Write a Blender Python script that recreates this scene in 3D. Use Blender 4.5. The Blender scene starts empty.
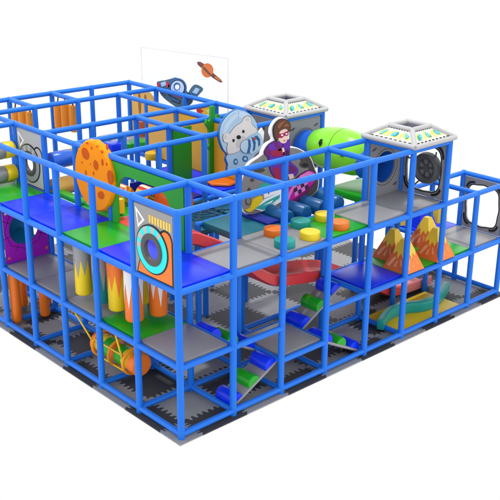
import bpy, bmesh, math, random
from mathutils import Vector, Matrix
random.seed(7)
scn = bpy.context.scene
COL = scn.collection
U = 1.2                       # metres per bay
KY = 1.0105                   # the bays of the long left side are a touch longer
L1, L2, L3 = 1.1373, 2.288, 3.432
PI = math.pi

# ------------------------------------------------------------------ camera
YAW, PIT, ROL = 0.826144744, 0.361270192, 0.009000723
CX, CY, CZ, FOC = -7.13351381, -9.16995579, 7.30330753, 925.742779
fw = Vector((math.cos(PIT)*math.cos(YAW), math.cos(PIT)*math.sin(YAW), -math.sin(PIT)))
rt = fw.cross(Vector((0, 0, 1))).normalized(); up = rt.cross(fw)
c_, s_ = math.cos(ROL), math.sin(ROL)
rt, up = c_*rt + s_*up, -s_*rt + c_*up
CAM = Vector((CX, CY, CZ))
cd = bpy.data.cameras.new('camera'); cam = bpy.data.objects.new('camera', cd); COL.objects.link(cam)
cd.sensor_width = 36; cd.lens = 36*FOC/500; cd.clip_end = 500
M = Matrix((rt, up, -fw)).transposed().to_4x4(); M.translation = CAM*U
cam.matrix_world = M
scn.camera = cam

def px(u, v, ax, val):
    """where the sight line of a photo pixel meets the plane of a board; gives the board's own two coordinates"""
    d = rt*((u-250)/FOC) + up*((250-v)/FOC) + fw
    k = 'xyz'.index(ax)
    if ax == 'y': val = val*KY
    t = (val - CAM[k])/d[k]; p = CAM + d*t
    if ax == 'x': return (p.y/KY, p.z)
    if ax == 'y': return (p.x, p.z)
    return (p.x, p.y/KY)

# ------------------------------------------------------------------ materials
MATS = {}
def lin(c): 
    c = c/255
    return c/12.92 if c <= .04045 else ((c+.055)/1.055)**2.4
def mat(name, rgb, rough=.42, bump=.0, bscale=60, spec=.4, vary=.04):
    if name in MATS: return MATS[name]
    m = bpy.data.materials.new(name); m.use_nodes = True
    nt = m.node_tree; b = nt.nodes['Principled BSDF']
    tc = nt.nodes.new('ShaderNodeTexCoord')
    n = nt.nodes.new('ShaderNodeTexNoise'); n.inputs['Scale'].default_value = 3.5; n.inputs['Detail'].default_value = 4
    nt.links.new(tc.outputs['Object'], n.inputs['Vector'])
    mix = nt.nodes.new('ShaderNodeMix'); mix.data_type = 'RGBA'
    c = [lin(v) for v in rgb]
    mix.inputs['A'].default_value = [v*(1-vary*2) for v in c]+[1]
    mix.inputs['B'].default_value = [min(1, v*(1+vary)) for v in c]+[1]
    nt.links.new(n.outputs['Fac'], mix.inputs['Factor'])
    nt.links.new(mix.outputs['Result'], b.inputs['Base Color'])
    b.inputs['Roughness'].default_value = rough
    b.inputs['Specular IOR Level'].default_value = spec
    if bump:
        n2 = nt.nodes.new('ShaderNodeTexNoise'); n2.inputs['Scale'].default_value = bscale; n2.inputs['Detail'].default_value = 3
        nt.links.new(tc.outputs['Object'], n2.inputs['Vector'])
        bp = nt.nodes.new('ShaderNodeBump'); bp.inputs['Strength'].default_value = bump; bp.inputs['Distance'].default_value = .004
        nt.links.new(n2.outputs['Fac'], bp.inputs['Height']); nt.links.new(bp.outputs['Normal'], b.inputs['Normal'])
    MATS[name] = m
    return m
def tile_mat(name, rgb):
    m = mat(name, rgb, .6, vary=.08)
    nt = m.node_tree; b = nt.nodes['Principled BSDF']
    tc = nt.nodes['Texture Coordinate']
    mp = nt.nodes.new('ShaderNodeMapping'); mp.inputs['Rotation'].default_value = (0, 0, PI/4); mp.inputs['Scale'].default_value = (13, 13, 13)
    ck = nt.nodes.new('ShaderNodeTexChecker'); ck.inputs['Scale'].default_value = 1
    nt.links.new(tc.outputs['Object'], mp.inputs['Vector']); nt.links.new(mp.outputs['Vector'], ck.inputs['Vector'])
    bp = nt.nodes.new('ShaderNodeBump'); bp.inputs['Strength'].default_value = .9; bp.inputs['Distance'].default_value = .01
    nt.links.new(ck.outputs['Fac'], bp.inputs['Height']); nt.links.new(bp.outputs['Normal'], b.inputs['Normal'])
    return m
PIPE = mat('blue_foam_sleeve', (22, 112, 222), .45, .15, 40, .3)
BLUE = mat('blue_vinyl', (8, 52, 238), .32, .2, 25, .3)
NAVY = mat('navy_vinyl', (12, 30, 140), .35, .2, 25)
GREY = mat('grey_vinyl', (142, 142, 144), .38, .2, 25)
GREEN = mat('green_vinyl', (22, 160, 26), .32, .2, 25)
DGREEN = mat('deep_green_board', (34, 156, 36), .45)
TEAL = mat('teal_vinyl', (22, 150, 140), .35, .2, 25)
OCEAN = mat('ocean_blue_vinyl', (18, 90, 146), .32, .2, 25)
LAGO = mat('lagoon_vinyl', (20, 104, 122), .35, .2, 25)
YEL = mat('yellow_vinyl', (238, 206, 28), .38, .2, 25)
MUST = mat('mustard_mat', (226, 184, 28), .4, .2, 25)
ORG = mat('orange_vinyl', (232, 116, 24), .38, .2, 25)
TERRA = mat('terracotta_vinyl', (206, 100, 42), .4, .2, 25)
RED = mat('red_plastic', (220, 62, 62), .3, spec=.5)
PINK = mat('pale_red_plastic', (226, 128, 128), .3)
PPINK = mat('printed_pink', (240, 130, 205), .5)
WHITE = mat('white_board', (252, 252, 252), .6, vary=.002)
OFFW = mat('off_white_frame', (178, 178, 180), .45, vary=.02)
BOARD = mat('grey_board', (150, 150, 152), .5, .1, 30)
BOARD2 = mat('mid_grey_board', (134, 134, 138), .5, .1, 30)
LGREY = mat('light_grey_print', (182, 182, 182), .5)
DGREY = mat('dark_grey_ring', (76, 76, 78), .45)
BLACK = mat('black_print', (24, 24, 26), .5)
CYAN = mat('cyan_print', (20, 226, 226), .45)
POR = mat('orange_print', (244, 122, 40), .45)
PYE = mat('golden_print', (250, 204, 80), .45)
MOON = mat('moon_orange', (255, 148, 4), .6, .4, 12, .15)
CRAT = mat('crater_brown', (206, 88, 6), .6, spec=.15)
PURP = mat('purple_board', (164, 14, 186), .45, .1, 30)
WEBL = mat('web_line_purple', (80, 6, 92), .5)
LIME = mat('lime_plastic', (130, 222, 42), .28, spec=.5)
TUBE = mat('tube_blue_plastic', (26, 96, 204), .3, spec=.5)
TAN = mat('tan_board', (230, 178, 84), .5, .2, 10)
BROWN = mat('brown_print', (150, 98, 40), .5)
ROPE = mat('yellow_rope', (240, 196, 40), .6)
HOOP = mat('amber_hoop', (240, 150, 20), .4)
CYEL = mat('cone_yellow', (236, 200, 62), .42)
CORG = mat('cone_orange', (238, 124, 44), .42)
CORG2 = mat('cone_pale_orange', (244, 150, 74), .45)
PEACH = mat('cone_peach', (236, 164, 120), .45)
CRUST = mat('cone_rust', (222, 108, 54), .42)
DKP = mat('printed_dark_plum', (70, 26, 74), .5)
SKIN = mat('printed_skin', (244, 206, 184), .5)
HAIR = mat('printed_brown_hair', (98, 56, 28), .5)
CRIM = mat('printed_crimson', (166, 20, 70), .5)
VIOL = mat('printed_violet', (104, 40, 168), .5)
MAGE = mat('printed_magenta', (202, 22, 158), .5)
PLUM = mat('printed_plum', (116, 20, 96), .5)
PTEAL = mat('printed_teal', (48, 172, 166), .5)
ROCK = mat('printed_rock', (136, 132, 128), .5)
ROCKD = mat('printed_dark_rock', (78, 70, 64), .5)
ICE = mat('printed_ice_blue', (176, 204, 230), .4)
ICE2 = mat('printed_pale_blue', (198, 218, 238), .4)
FUR = mat('printed_bear_white', (228, 221, 219), .5)
SNOUT = mat('printed_bear_snout', (206, 200, 198), .5)
STEEL = mat('printed_steel_blue', (44, 104, 164), .5)
SLATE = mat('printed_slate', (66, 106, 126), .5)
SAT = mat('printed_planet', (228, 122, 56), .5)
SATD = mat('printed_planet_ring', (122, 72, 56), .5)
PRED = mat('printed_red', (214, 40, 30), .5)
PALE = mat('printed_cream', (246, 240, 200), .5)
TILEG = tile_mat('grey_foam_tile', (146, 146, 149))
TILEB = tile_mat('black_foam_tile', (58, 58, 61))

# ------------------------------------------------------------------ builders (grid units)
def W(p): return Vector((p[0]*U, p[1]*KY*U, p[2]*U))
class B:
    def __init__(s): s.v = []; s.f = []; s.m = []; s.s = []; s.mats = []
    def mi(s, m):
        if m not in s.mats: s.mats.append(m)
        return s.mats.index(m)
    def add(s, vs, fs, m, smooth=False):
        o = len(s.v); s.v += [tuple(v) for v in vs]; k = s.mi(m)
        for f in fs: s.f.append([i+o for i in f]); s.m.append(k); s.s.append(smooth)
        return s
    def box(s, a, b, m):
        (x0, y0, z0), (x1, y1, z1) = a, b
        return s.add([(x0,y0,z0),(x1,y0,z0),(x1,y1,z0),(x0,y1,z0),(x0,y0,z1),(x1,y0,z1),(x1,y1,z1),(x0,y1,z1)],
                     [(0,3,2,1),(4,5,6,7),(0,1,5,4),(1,2,6,5),(2,3,7,6),(3,0,4,7)], m)
    def loft(s, rings, m, smooth=True, closed=True, caps=True, loop=False):
        n = len(rings[0]); vs = [p for r in rings for p in r]; fs = []
        R = len(rings)
        for a in range(R if loop else R-1):
            b = (a+1) % R
            for k in range(n if closed else n-1):
                q = (k+1) % n
                fs.append((a*n+k, a*n+q, b*n+q, b*n+k))
        s.add(vs, fs, m, smooth)
        if caps and not loop:
            s.add(rings[0], [tuple(range(n))[::-1]], m); s.add(rings[-1], [tuple(range(n))], m)
        return s
    def tube(s, path, r, m, n=14, caps=True, smooth=True):
        path = [Vector(p) for p in path]; rings = []
        if not isinstance(r, (list, tuple)): r = [r]*len(path)
        t0 = (path[1]-path[0]).normalized()
        a = Vector((0,0,1)) if abs(t0.z) < .9 else Vector((1,0,0))
        x = t0.cross(a).normalized()
        for k, p in enumerate(path):
            t = (path[min(k+1, len(path)-1)]-path[max(k-1, 0)]).normalized()
            x = (x - t*x.dot(t)).normalized(); y = t.cross(x)
            rings.append([tuple(p + x*(r[k]*math.cos(2*PI*q/n)) + y*(r[k]*math.sin(2*PI*q/n))) for q in range(n)])
        return s.loft(rings, m, smooth, True, caps)
    def prism(s, pts, ax, d0, d1, m, hole=None):
        """a flat outline (a, z) of a board given thickness d0..d1 along ax; hole = inner outline with as many points"""
        def P(q, d): return (d, q[0], q[1]) if ax == 'x' else ((q[0], d, q[1]) if ax == 'y' else (q[0], q[1], d))
        n = len(pts)
        f = [P(q, d0) for q in pts]; b = [P(q, d1) for q in pts]
        s.add(f+b, [(k, (k+1) % n, (k+1) % n+n, k+n) for k in range(n)], m)
        if hole is None:
            s.add(f, [tuple(range(n))], m); s.add(b, [tuple(range(n))[::-1]], m)
        else:
            hf = [P(q, d0) for q in hole]; hb = [P(q, d1) for q in hole]
            ring = [(k, (k+1) % n, (k+1) % n+n, k+n) for k in range(n)]
            s.add(f+hf, ring, m); s.add(b+hb, ring, m); s.add(hf+hb, ring, m)
        return s
    def ring(s, c, r0, r1, ax, d0, d1, m, a0=0, a1=360, n=48):
        """flat ring sector"""
        k = max(3, int(n*(a1-a0)/360)); full = a1-a0 >= 360
        out = [(c[0]+r1*math.cos(math.radians(a0+(a1-a0)*q/k)), c[1]+r1*math.sin(math.radians(a0+(a1-a0)*q/k))) for q in range(k if full else k+1)]
        inn = [(c[0]+r0*math.cos(math.radians(a0+(a1-a0)*q/k)), c[1]+r0*math.sin(math.radians(a0+(a1-a0)*q/k))) for q in range(k if full else k+1)]
        if full: return s.prism(out, ax, d0, d1, m, inn)
        for q in range(k):
            s.prism([out[q], out[q+1], inn[q+1], inn[q]], ax, d0, d1, m)
        return s
    def build(s, name, parent=None, bevel=0, seg=2):
        me = bpy.data.meshes.new(name)
        w = [W(v) for v in s.v]
        if parent is not None: org = Vector(parent['_o'])
        else:
            lo = Vector([min(p[k] for p in w) for k in range(3)]); hi = Vector([max(p[k] for p in w) for k in range(3)])
            org = Vector(((lo.x+hi.x)/2, (lo.y+hi.y)/2, lo.z))
        me.from_pydata([p-org for p in w], [], s.f)
        for m in s.mats: me.materials.append(m)
        me.polygons.foreach_set('material_index', s.m); me.polygons.foreach_set('use_smooth', s.s)
        bm = bmesh.new(); bm.from_mesh(me)
        bmesh.ops.remove_doubles(bm, verts=bm.verts, dist=1e-5)
        bmesh.ops.recalc_face_normals(bm, faces=bm.faces)
        if bevel:
            es = [e for e in bm.edges if len(e.link_faces) == 2 and e.calc_face_angle(0) > .6]
            bmesh.ops.bevel(bm, geom=es, offset=bevel*U, segments=seg, profile=.5, affect='EDGES', clamp_overlap=True)
            for f in bm.faces: f.smooth = True
        for e in bm.edges:
            if len(e.link_faces) == 2 and e.calc_face_angle(0) > .75: e.smooth = False
        bm.to_mesh(me); bm.free()
        o = bpy.data.objects.new(name, me); COL.objects.link(o)
        if parent is not None: o.parent = parent
        else: o.location = org; 
        o['_o'] = list(org)
        return o
def tag(o, label, cat, group=None):
    o['label'] = label; o['category'] = cat; o['kind'] = 'thing'
    if group: o['group'] = group
    return o
def thing(name, loc, label, cat, group=None):
    o = bpy.data.objects.new(name, None); COL.objects.link(o); o.empty_display_size = .1
    o.location = W(loc); o['_o'] = list(W(loc))
    return tag(o, label, cat, group)
def dup(root, loc, label, rz=0):
    def rec(o, parent):
        c = o.copy(); COL.objects.link(c)
        if parent is not None: c.parent = parent
        for ch in list(o.children): rec(ch, c)
        return c
    r = rec(root, None); r.location = W(loc); r.rotation_euler = (0, 0, rz); r['label'] = label
    return r
def ell(c, rx, ry, n=24, rot=0, jit=0):
    out = []
    for k in range(n):
        a = 2*PI*k/n; q = 1+random.uniform(-jit, jit)
        x, y = rx*q*math.cos(a), ry*q*math.sin(a)
        out.append((c[0]+x*math.cos(rot)-y*math.sin(rot), c[1]+x*math.sin(rot)+y*math.cos(rot)))
    return out

def sm(pts, n=3):
    out = []; N = len(pts)
    for k in range(N):
        p0, p1, p2, p3 = [Vector(pts[(k+d) % N]) for d in (-1,0,1,2)]
        for q in range(n):
            u = q/n; out.append(tuple(.5*((2*p1)+(-p0+p2)*u+(2*p0-5*p1+4*p2-p3)*u*u+(-p0+3*p1-3*p2+p3)*u*u*u)))
    return out
# ------------------------------------------------------------------ the foam tile floor (setting)
def floor():
    T, lo, hi = .88, -.12, 8.14
    b = B()
    ox, oy = .30-T, .34-T
    def teeth(p, q, axis, seed):
        """zigzag seam from p to q"""
        rnd = random.Random(seed); n = 7; out = []
        ts = [(0, 0)]
        for k in range(n):
            for f, d in ((.10, 1), (.38, 1), (.60, -1), (.88, -1)):
                ts.append((.075+.85*(k+f+rnd.uniform(-.05, .05))/n, d*.036*rnd.uniform(.7, 1.35)))
        ts.append((1, 0))
        for t, d in ts:
            x = p[0]+(q[0]-p[0])*t; y = p[1]+(q[1]-p[1])*t
            out.append((x+(d if axis == 'y' else 0), y+(d if axis == 'x' else 0)))
        return out
    xs = [lo]+[ox+T*k for k in range(1, 40) if lo+.05 < ox+T*k < hi-.05]+[hi]
    ys = [lo]+[oy+T*k for k in range(1, 40) if lo+.05 < oy+T*k < hi-.05]+[hi]
    for a in range(len(xs)-1):
        for c in range(len(ys)-1):
            x0, x1, y0, y1 = xs[a], xs[a+1], ys[c], ys[c+1]
            bot = teeth((x0,y0),(x1,y0),'x',(a*100+c)*2) if c else [(x0,y0),(x1,y0)]
            top = teeth((x0,y1),(x1,y1),'x',(a*100+c+1)*2) if c < len(ys)-2 else [(x0,y1),(x1,y1)]
            lef = teeth((x0,y0),(x0,y1),'y',(a*100+c)*2+1) if a else [(x0,y0),(x0,y1)]
            rig = teeth((x1,y0),(x1,y1),'y',((a+1)*100+c)*2+1) if a < len(xs)-2 else [(x1,y0),(x1,y1)]
            ring = bot[:-1]+rig[:-1]+top[::-1][:-1]+lef[::-1][:-1]
            b.prism(ring, 'z', 0, -.022, TILEB if (a+c) % 2 else TILEG)
    o = b.build('floor'); o['kind'] = 'structure'
floor()

# ------------------------------------------------------------------ steel frame in blue foam
frame = thing('playground', (0, 0, 0), 'large three level playground framework of bright blue padded posts and rails', 'playground')
PR, RR = .053, .048
posts = {}
for i, js in {0: range(0, 9), 1: (0,1,3,4,5,6,7,8), 2: (0,1,3,4,5,7,8), 3: (0,1,3,4,5,7,8), 4: (0,1,3,4,5,6,7,8), 5: (0,1,3,4,5,6,7,8), 6: (0,1,3,4)}.items():
    for j in js: posts[(i, j)] = L3
for n in ((1,2),(2,2),(3,2),(4,2),(5,2),(7,0),(8,0),(7,1),(8,1),(6,2)): posts[n] = L2
for n in ((7,2),(8,2)): posts[n] = L1
for (i, j), h in posts.items():
    b = B(); b.tube([(i,j,0),(i,j,h-.01),(i,j,h+.03),(i,j,h+.05)], [PR,PR,PR*.92,PR*.55], PIPE, 16)
    b.build('post', frame)
rails = {}
def run(kind, z, ax, fixed, a0, a1):
    for k in range(a0, a1):
        p, q = ((k, fixed), (k+1, fixed)) if ax == 'i' else ((fixed, k), (fixed, k+1))
        rails[(p, q, round(z, 3))] = kind
T = 'top_rail'
run(T,L3,'j',0,0,8); run(T,L3,'i',0,0,6); run(T,L3,'i',1,0,6); run(T,L3,'j',1,0,8); run(T,L3,'j',2,0,1)
run(T,L3,'j',4,0,1); run(T,L3,'j',5,0,1); run(T,L3,'j',6,0,1)
run(T,L3,'i',3,1,6); run(T,L3,'i',4,1,6); run(T,L3,'i',5,1,5); run(T,L3,'i',6,0,1); run(T,L3,'i',7,1,5); run(T,L3,'i',8,1,5)
run(T,L3,'j',2,7,8); run(T,L3,'j',3,7,8); run(T,L3,'j',3,3,5); run(T,L3,'j',4,3,7); run(T,L3,'j',5,3,8); run(T,L3,'j',6,3,4)
D = 'deck_rail'
run(D,L2,'j',0,0,8); run(D,L2,'i',0,0,8); run(D,L2,'i',1,0,8); run(D,L2,'j',1,0,7); run(D,L2,'j',8,0,1); run(D,L2,'j',6,0,1); run(D,L2,'j',7,0,1)
for j in range(2, 8): run(D,L2,'i',j,0,1)
run(D,L2,'j',2,0,1); run(D,L2,'j',3,0,1); run(D,L2,'j',4,0,2); run(D,L2,'j',5,0,1); run(D,L2,'i',2,2,5)
run(D,L2,'i',3,2,5); run(D,L2,'i',4,1,5); run(D,L2,'i',5,1,5); run(D,L2,'j',3,3,5); run(D,L2,'j',4,3,8); run(D,L2,'j',5,3,8); run(D,L2,'i',7,3,5)
G = 'lower_deck_rail'
run(G,L1,'j',0,0,8); run(G,L1,'i',0,0,2); run(G,L1,'i',0,3,8); run(G,L1,'j',1,0,7)
for j in range(1, 7): run(G,L1,'i',j,0,1)
run(G,L1,'i',1,4,8); run(G,L1,'j',4,0,1); run(G,L1,'j',5,0,1); run(G,L1,'j',6,0,1); run(G,L1,'j',7,0,2); run(G,L1,'j',8,0,2); run(G,L1,'i',2,7,8)
run(G,L1/2,'i',0,2,3); run(G,L1/2,'j',2,0,1); run(G,L1/2,'j',3,0,1); run(G,L1/2,'i',1,2,3)
F = 'floor_rail'
run(F,.07,'j',0,0,8); run(F,.07,'i',0,0,8); run(F,.07,'i',1,0,5); run(F,.07,'j',1,0,6); run(F,.07,'j',8,0,2)
for j in range(2, 6): run(F,.07,'i',j,0,1)
for i in (2,3,4,5): run(F,.07,'j',i,0,1)
run(F,.07,'j',2,1,2); run(F,.07,'j',3,1,2); run(F,.07,'i',2,1,5); run(F,.07,'i',2,6,8)
for ((i0,j0),(i1,j1),z), kind in rails.items():
    b = B(); b.tube([(i0,j0,z),(i1,j1,z)], RR, PIPE, 14, caps=False)
    b.build(kind, frame)

# ------------------------------------------------------------------ deck pads
DT = .062                      # deck tops lie just over the rails between two decks
DK = [
 (0,0,L2,BLUE,'blue vinyl deck in the front corner of the upper level behind the orange porthole panel'),
 (0,1,L2,BLUE,'blue upper deck between the corner deck and a bright green deck on the left side'),
 (0,2,L2,GREEN,'bright green upper deck between two blue decks on the left side, by the arch foot'),
 (0,3,L2,BLUE,'blue upper deck directly in front of the orange cratered disc'),
 (0,4,L2,BLUE,'blue upper deck that borders the far left green deck near the grey porthole board'),
 (0,5,L2,GREEN,'bright green upper deck at the foot of the grey porthole board'),
 (0,6,L2,GREEN,'darker shaded green upper deck beyond the grey and yellow rollers at the left edge'),
 (1,0,L2,GREY,'bare grey upper deck beside the blue corner deck, in front of the red slide top'),
 (2,0,L2,GREY,'grey upper deck that carries three round stepping pods'),
 (3,0,L2,GREEN,'bright green upper deck on the right side with round stepping pods'),
 (4,0,L2,GREY,'grey upper deck between the green pod deck and the white framed roof'),
 (5,0,L2,GREY,'grey upper deck directly under the nearer white framed roof'),
 (2,1,L2,LAGO,'teal blue landing deck below the rocket rider board'),
 (3,1,L2-.16,NAVY,'sunken dark blue deck under the row of blue foam rollers'),
 (5,1,L2,GREEN,'small green deck behind the right end of the blue roller row'),
 (1,3,L2,GREEN,'green deck beneath the striped hoods, behind the cratered disc'),
 (3,2,L2-.2,LAGO,'sunken teal deck behind the rocket rider board'),
 (1,2,L2,RED,'red deck seen through the green arch below the striped hoods'),
 (2,3,L2,NAVY,'dark navy deck behind the striped hoods'),
 (3,3,L2,BLUE,'blue deck under the flat orange pad, left of the bear cutout'),
 (3,4,L2,BLUE,'blue deck at the foot of the tan wall behind the green gateway'),
 (4,6,L2,BLUE,'blue far deck carrying little green and yellow pods'),
 (4,7,L2,GREY,'grey far deck at the foot of the arched tan board'),
 (0,0,L1,GREY,'grey lower deck in the front corner beside the green deck with hanging bags'),
 (0,1,L1,GREEN,'green lower deck beneath the orange hanging bags'),
 (0,2,L1,GREY,'grey lower deck beneath the yellow and teal hanging bags'),
 (0,3,L1,GREY,'grey lower deck between the yellow hanging bag and the purple panel deck'),
 (0,4,L1,GREY,'grey lower deck at the foot of the purple panel'),
 (2,0,L1/2,GREY,'low grey half height deck between the foam roller ramps'),
 (4,0,L1,BLUE,'blue lower deck beside the volcano cones on the right side'),
 (5,0,L1,GREEN,'green lower deck with the left pair of volcano cones, next to the blue deck'),
 (6,0,L1,GREEN,'green lower deck with the right pair of volcano cones, next to the grey deck'),
 (7,0,L1,GREY,'grey lower deck at the far right end by the board with a big opening'),
 (7,1,L1,BLUE,'blue deck at the back right under the blue cone'),
]
for (i, j, z, m, lab) in DK:
    b = B(); cells = {(d[0], d[1]) for d in DK if d[2] == z}
    e = lambda di, dj: .002 if (i+di, j+dj) in cells else .055
    b.box((i+e(-1,0), j+e(0,-1), z-.06), (i+1-e(1,0), j+1-e(0,1), z+DT), m)
    tag(b.build('deck_pad', bevel=.012), lab, 'deck', 'padded deck panels of the play frame')
b = B(); b.box((5.07,.08,.004),(6.93,.93,.05), MUST); tag(b.build('play_mat', bevel=.012), 'mustard yellow floor mat around the teal curved wall', 'mat')

# ------------------------------------------------------------------ porthole boards
def porthole(x, j0, j1, za, zb, label, colour):
    """board in a plane of constant x, its left side at j1 and its right side at j0"""
    t = thing('porthole_panel', (x, (j0+j1)/2, za), label, 'panel')
    w, h = j1-j0, zb-za
    P = lambda s, q: (j1-s*w, za+q*h)
    c = P(.47, .42); R = .405*w
    n = 48
    def sq(k):
        a = 2*PI*k/n; dx, dy = math.cos(a), math.sin(a)
        lim = []
        if dx > 1e-6: lim.append((j1-c[0])/dx)
        if dx < -1e-6: lim.append((j0-c[0])/dx)
        if dy > 1e-6: lim.append((zb-c[1])/dy)
        if dy < -1e-6: lim.append((za-c[1])/dy)
        l = min(lim); return (c[0]+dx*l, c[1]+dy*l)
    hole = [(c[0]+.175*w*math.cos(2*PI*k/n), c[1]+.175*w*math.sin(2*PI*k/n)) for k in range(n)]
    outer = [sq(k) for k in range(n)]
    for cn in ((j0,za),(j0,zb),(j1,za),(j1,zb)): outer[round(math.atan2(cn[1]-c[1], cn[0]-c[0])/(2*PI)*n) % n] = cn
    b = B(); b.prism(outer, 'x', x, x+.03, BOARD if colour else LGREY, hole); b.build('board', t)
    d = x-.006
    PC_ = POR if colour else LGREY
    b = B()
    b.prism([P(.655,.0),P(.995,.0),P(.995,.63),P(.975,.69),P(.94,.735),P(.89,.765),P(.83,.775),P(.77,.77),P(.70,.74),P(.655,.6)], 'x', x-.003, x, BLACK)
    b.prism([P(.03,.0),P(.66,.0),P(.66,.23),P(.22,.23),P(.13,.24)], 'x', x-.004, x, BLACK)
    b.prism([P(.655,.02),P(.97,.02),P(.97,.625),P(.953,.67),P(.925,.71),P(.88,.735),P(.83,.745),P(.78,.74),P(.71,.70),P(.655,.58)], 'x', x-.007, x-.003, PC_)
    b.prism([P(.07,.02),P(.67,.02),P(.67,.22),P(.22,.22),P(.145,.21)], 'x', x-.008, x-.004, PC_)
    b.build('printed_shape', t)
    b = B(); b.ring(c, .26*w, .42*w, 'x', x-.014, x-.004, BLACK); b.build('outline_ring', t)
    b = B()
    CC = CYAN if colour else BOARD
    for a0, a1, m in ((-160, 50, CC),(50,62,LGREY),(62,78,CC),(78,92,LGREY),(92,110,CC),(110,126,LGREY),(126,142,CC),(142,158,LGREY),(158,172,CC),(172,186,LGREY),(186,200,CC)):
        # angles measured with +j to the left in the photo, so mirror them
        b.ring(c, .26*w, .395*w, 'x', x-.02, x-.014, m, 180-a1, 180-a0)
    b.build('dial_ring', t)
    b = B(); b.ring(c, .175*w, .275*w, 'x', x-.034, x+.034, DGREY); b.build('porthole_rim', t, bevel=.006)
    b = B()
    if colour:
        for k in range(8):
            s0 = .40+.073*k; b.prism([P(s0,.80-.004*k),P(s0+.042,.80-.004*k),P(s0+.042,.905-.002*k),P(s0,.905-.002*k)], 'x', x-.006, x, PYE)
        b.build('gauge_bars', t)
    b = B()
    b.prism([P(.04,.95),P(.28,.80),P(.10,.66)], 'x', x-.006, x, WHITE)
    b.prism([P(.085,.89),P(.225,.80),P(.12,.72)], 'x', x-.01, x-.006, BOARD)
    b.build('triangle_mark', t)
porthole(-.02, .07, .93, L2+.06, L3-.06, 'orange and cyan porthole panel with white triangle in the front corner', True)
porthole(.99, 5.07, 5.93, L2+DT, L3-.06, 'grey porthole board with white triangle standing beyond the green deck on the left', False)

# ------------------------------------------------------------------ orange moon disc
def moon():
    x = .90
    t = thing('moon_disc', (x, 3.34, L2), 'big orange cratered disc hung on the top rail of the left side', 'disc')
    c = (3.34, 3.03); rj, rz = .555, .60
    b = B()
    out = ell(c, rj, rz, 64, 0, .018)
    inn = ell(c, rj-.03, rz-.03, 64)
    def P(q, d): return (d, q[0], q[1])
    b.loft([[P(q, x) for q in inn], [P(q, x+.03) for q in out], [P(q, x+.13) for q in out], [P(q, x+.16) for q in inn]], MOON, True)
    disc = b.build('disc', t)
    b = B()
    def tr(u, v): return px(70+u/6.25, 140+v/6.25, 'x', x)
    for (u, v, ru, rv, ro) in ((97,85,.115,.10,.4),(162,157,.075,.085,0),(250,235,.075,.125,0),(195,345,.10,.065,-.3),(135,50,.02,.028,0),(170,40,.022,.018,0),(200,75,.03,.025,0),(203,140,.032,.06,0),(75,140,.016,.02,0),(100,205,.024,.05,0),(148,208,.022,.035,0),(108,20,.04,.018,0),(232,45,.03,.05,0),(128,150,.016,.014,0),(150,260,.02,.015,0),(230,150,.02,.03,0),(120,290,.035,.025,0)):
        q = tr(u, v); b = B(); b.prism(ell(q, ru, rv, 18, ro, .04), 'x', x-.004, x+.004, CRAT); b.build('crater', disc)
    b = B()
    for dj in (-.16, .16): b.tube([(x+.16, c[0]+dj, L3-.02),(x+.05, c[0]+dj, L3-.02)], .02, DGREY, 8)
    b.build('bracket', t)
moon()

# ------------------------------------------------------------------ green arch, gateway
def arch():
    x = .99; za, zb = L2+DT, L3-.05
    b = B(); J0, J1 = 1.07, 2.93
    top = [(J1, zb), (J0, zb), (J0, za), (J0+.30, za)]
    curve = []
    for k in range(0, 17):
        a = PI*k/16*.5
        curve.append((J0+.30+.35*(1-math.cos(a)), za+.45+.40*math.sin(a)))
    pts = [(J0, za), (J0+.30, za)] + curve
    right = [(J1-.14-.35*(1-math.cos(PI/2*k/16)), za+.45+.40*math.sin(PI/2*k/16)) for k in range(16, -1, -1)]
    pts += right + [(J1-.14, za), (J1, za), (J1, zb), (J0, zb)]
    b.prism(pts, 'x', x-.02, x+.03, DGREEN)
    tag(b.build('arch_panel'), 'wide green arch board under the top rail behind the orange cratered disc', 'panel')
    b = B(); y = 3.98
    pts = [(3.07,L2+DT),(3.50,L2+DT),(3.50,L3-.06),(3.07,L3-.06)]
    b.prism(pts, 'y', y-.02, y+.03, DGREEN)
    tag(b.build('green_board'), 'tall plain green board in front of the tan wall', 'panel')
    b = B()
    # jagged green post like a stylised plant
    s = [(3.86,L2+DT),(4.0,L2+DT),(4.0,L2+.45),(4.06,L2+.5),(4.0,L2+.58),(4.0,L3-.16),(4.09,L3-.1),(4.12,L3+.08),(4.05,L3+.10),(4.02,L3+.0),(3.99,L3+.04),(3.99,L3+.26),(3.90,L3+.27),(3.88,L3+.02),(3.83,L3-.01),(3.80,L3+.04),(3.76,L3-.04),(3.84,L3-.16),(3.86,L2+.7),(3.82,L2+.64),(3.86,L2+.58)]
    b.prism(s, 'y', 3.86, 3.915, DGREEN)
    tag(b.build('cactus_board'), 'narrow jagged green plant shaped board left of the bear cutout', 'panel')
arch()

b = B(); b.box((2.07,3.93,L2+DT),(2.93,3.97,L2+.26), NAVY); tag(b.build('low_board'), 'low navy board behind the two striped hoods', 'panel')
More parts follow.
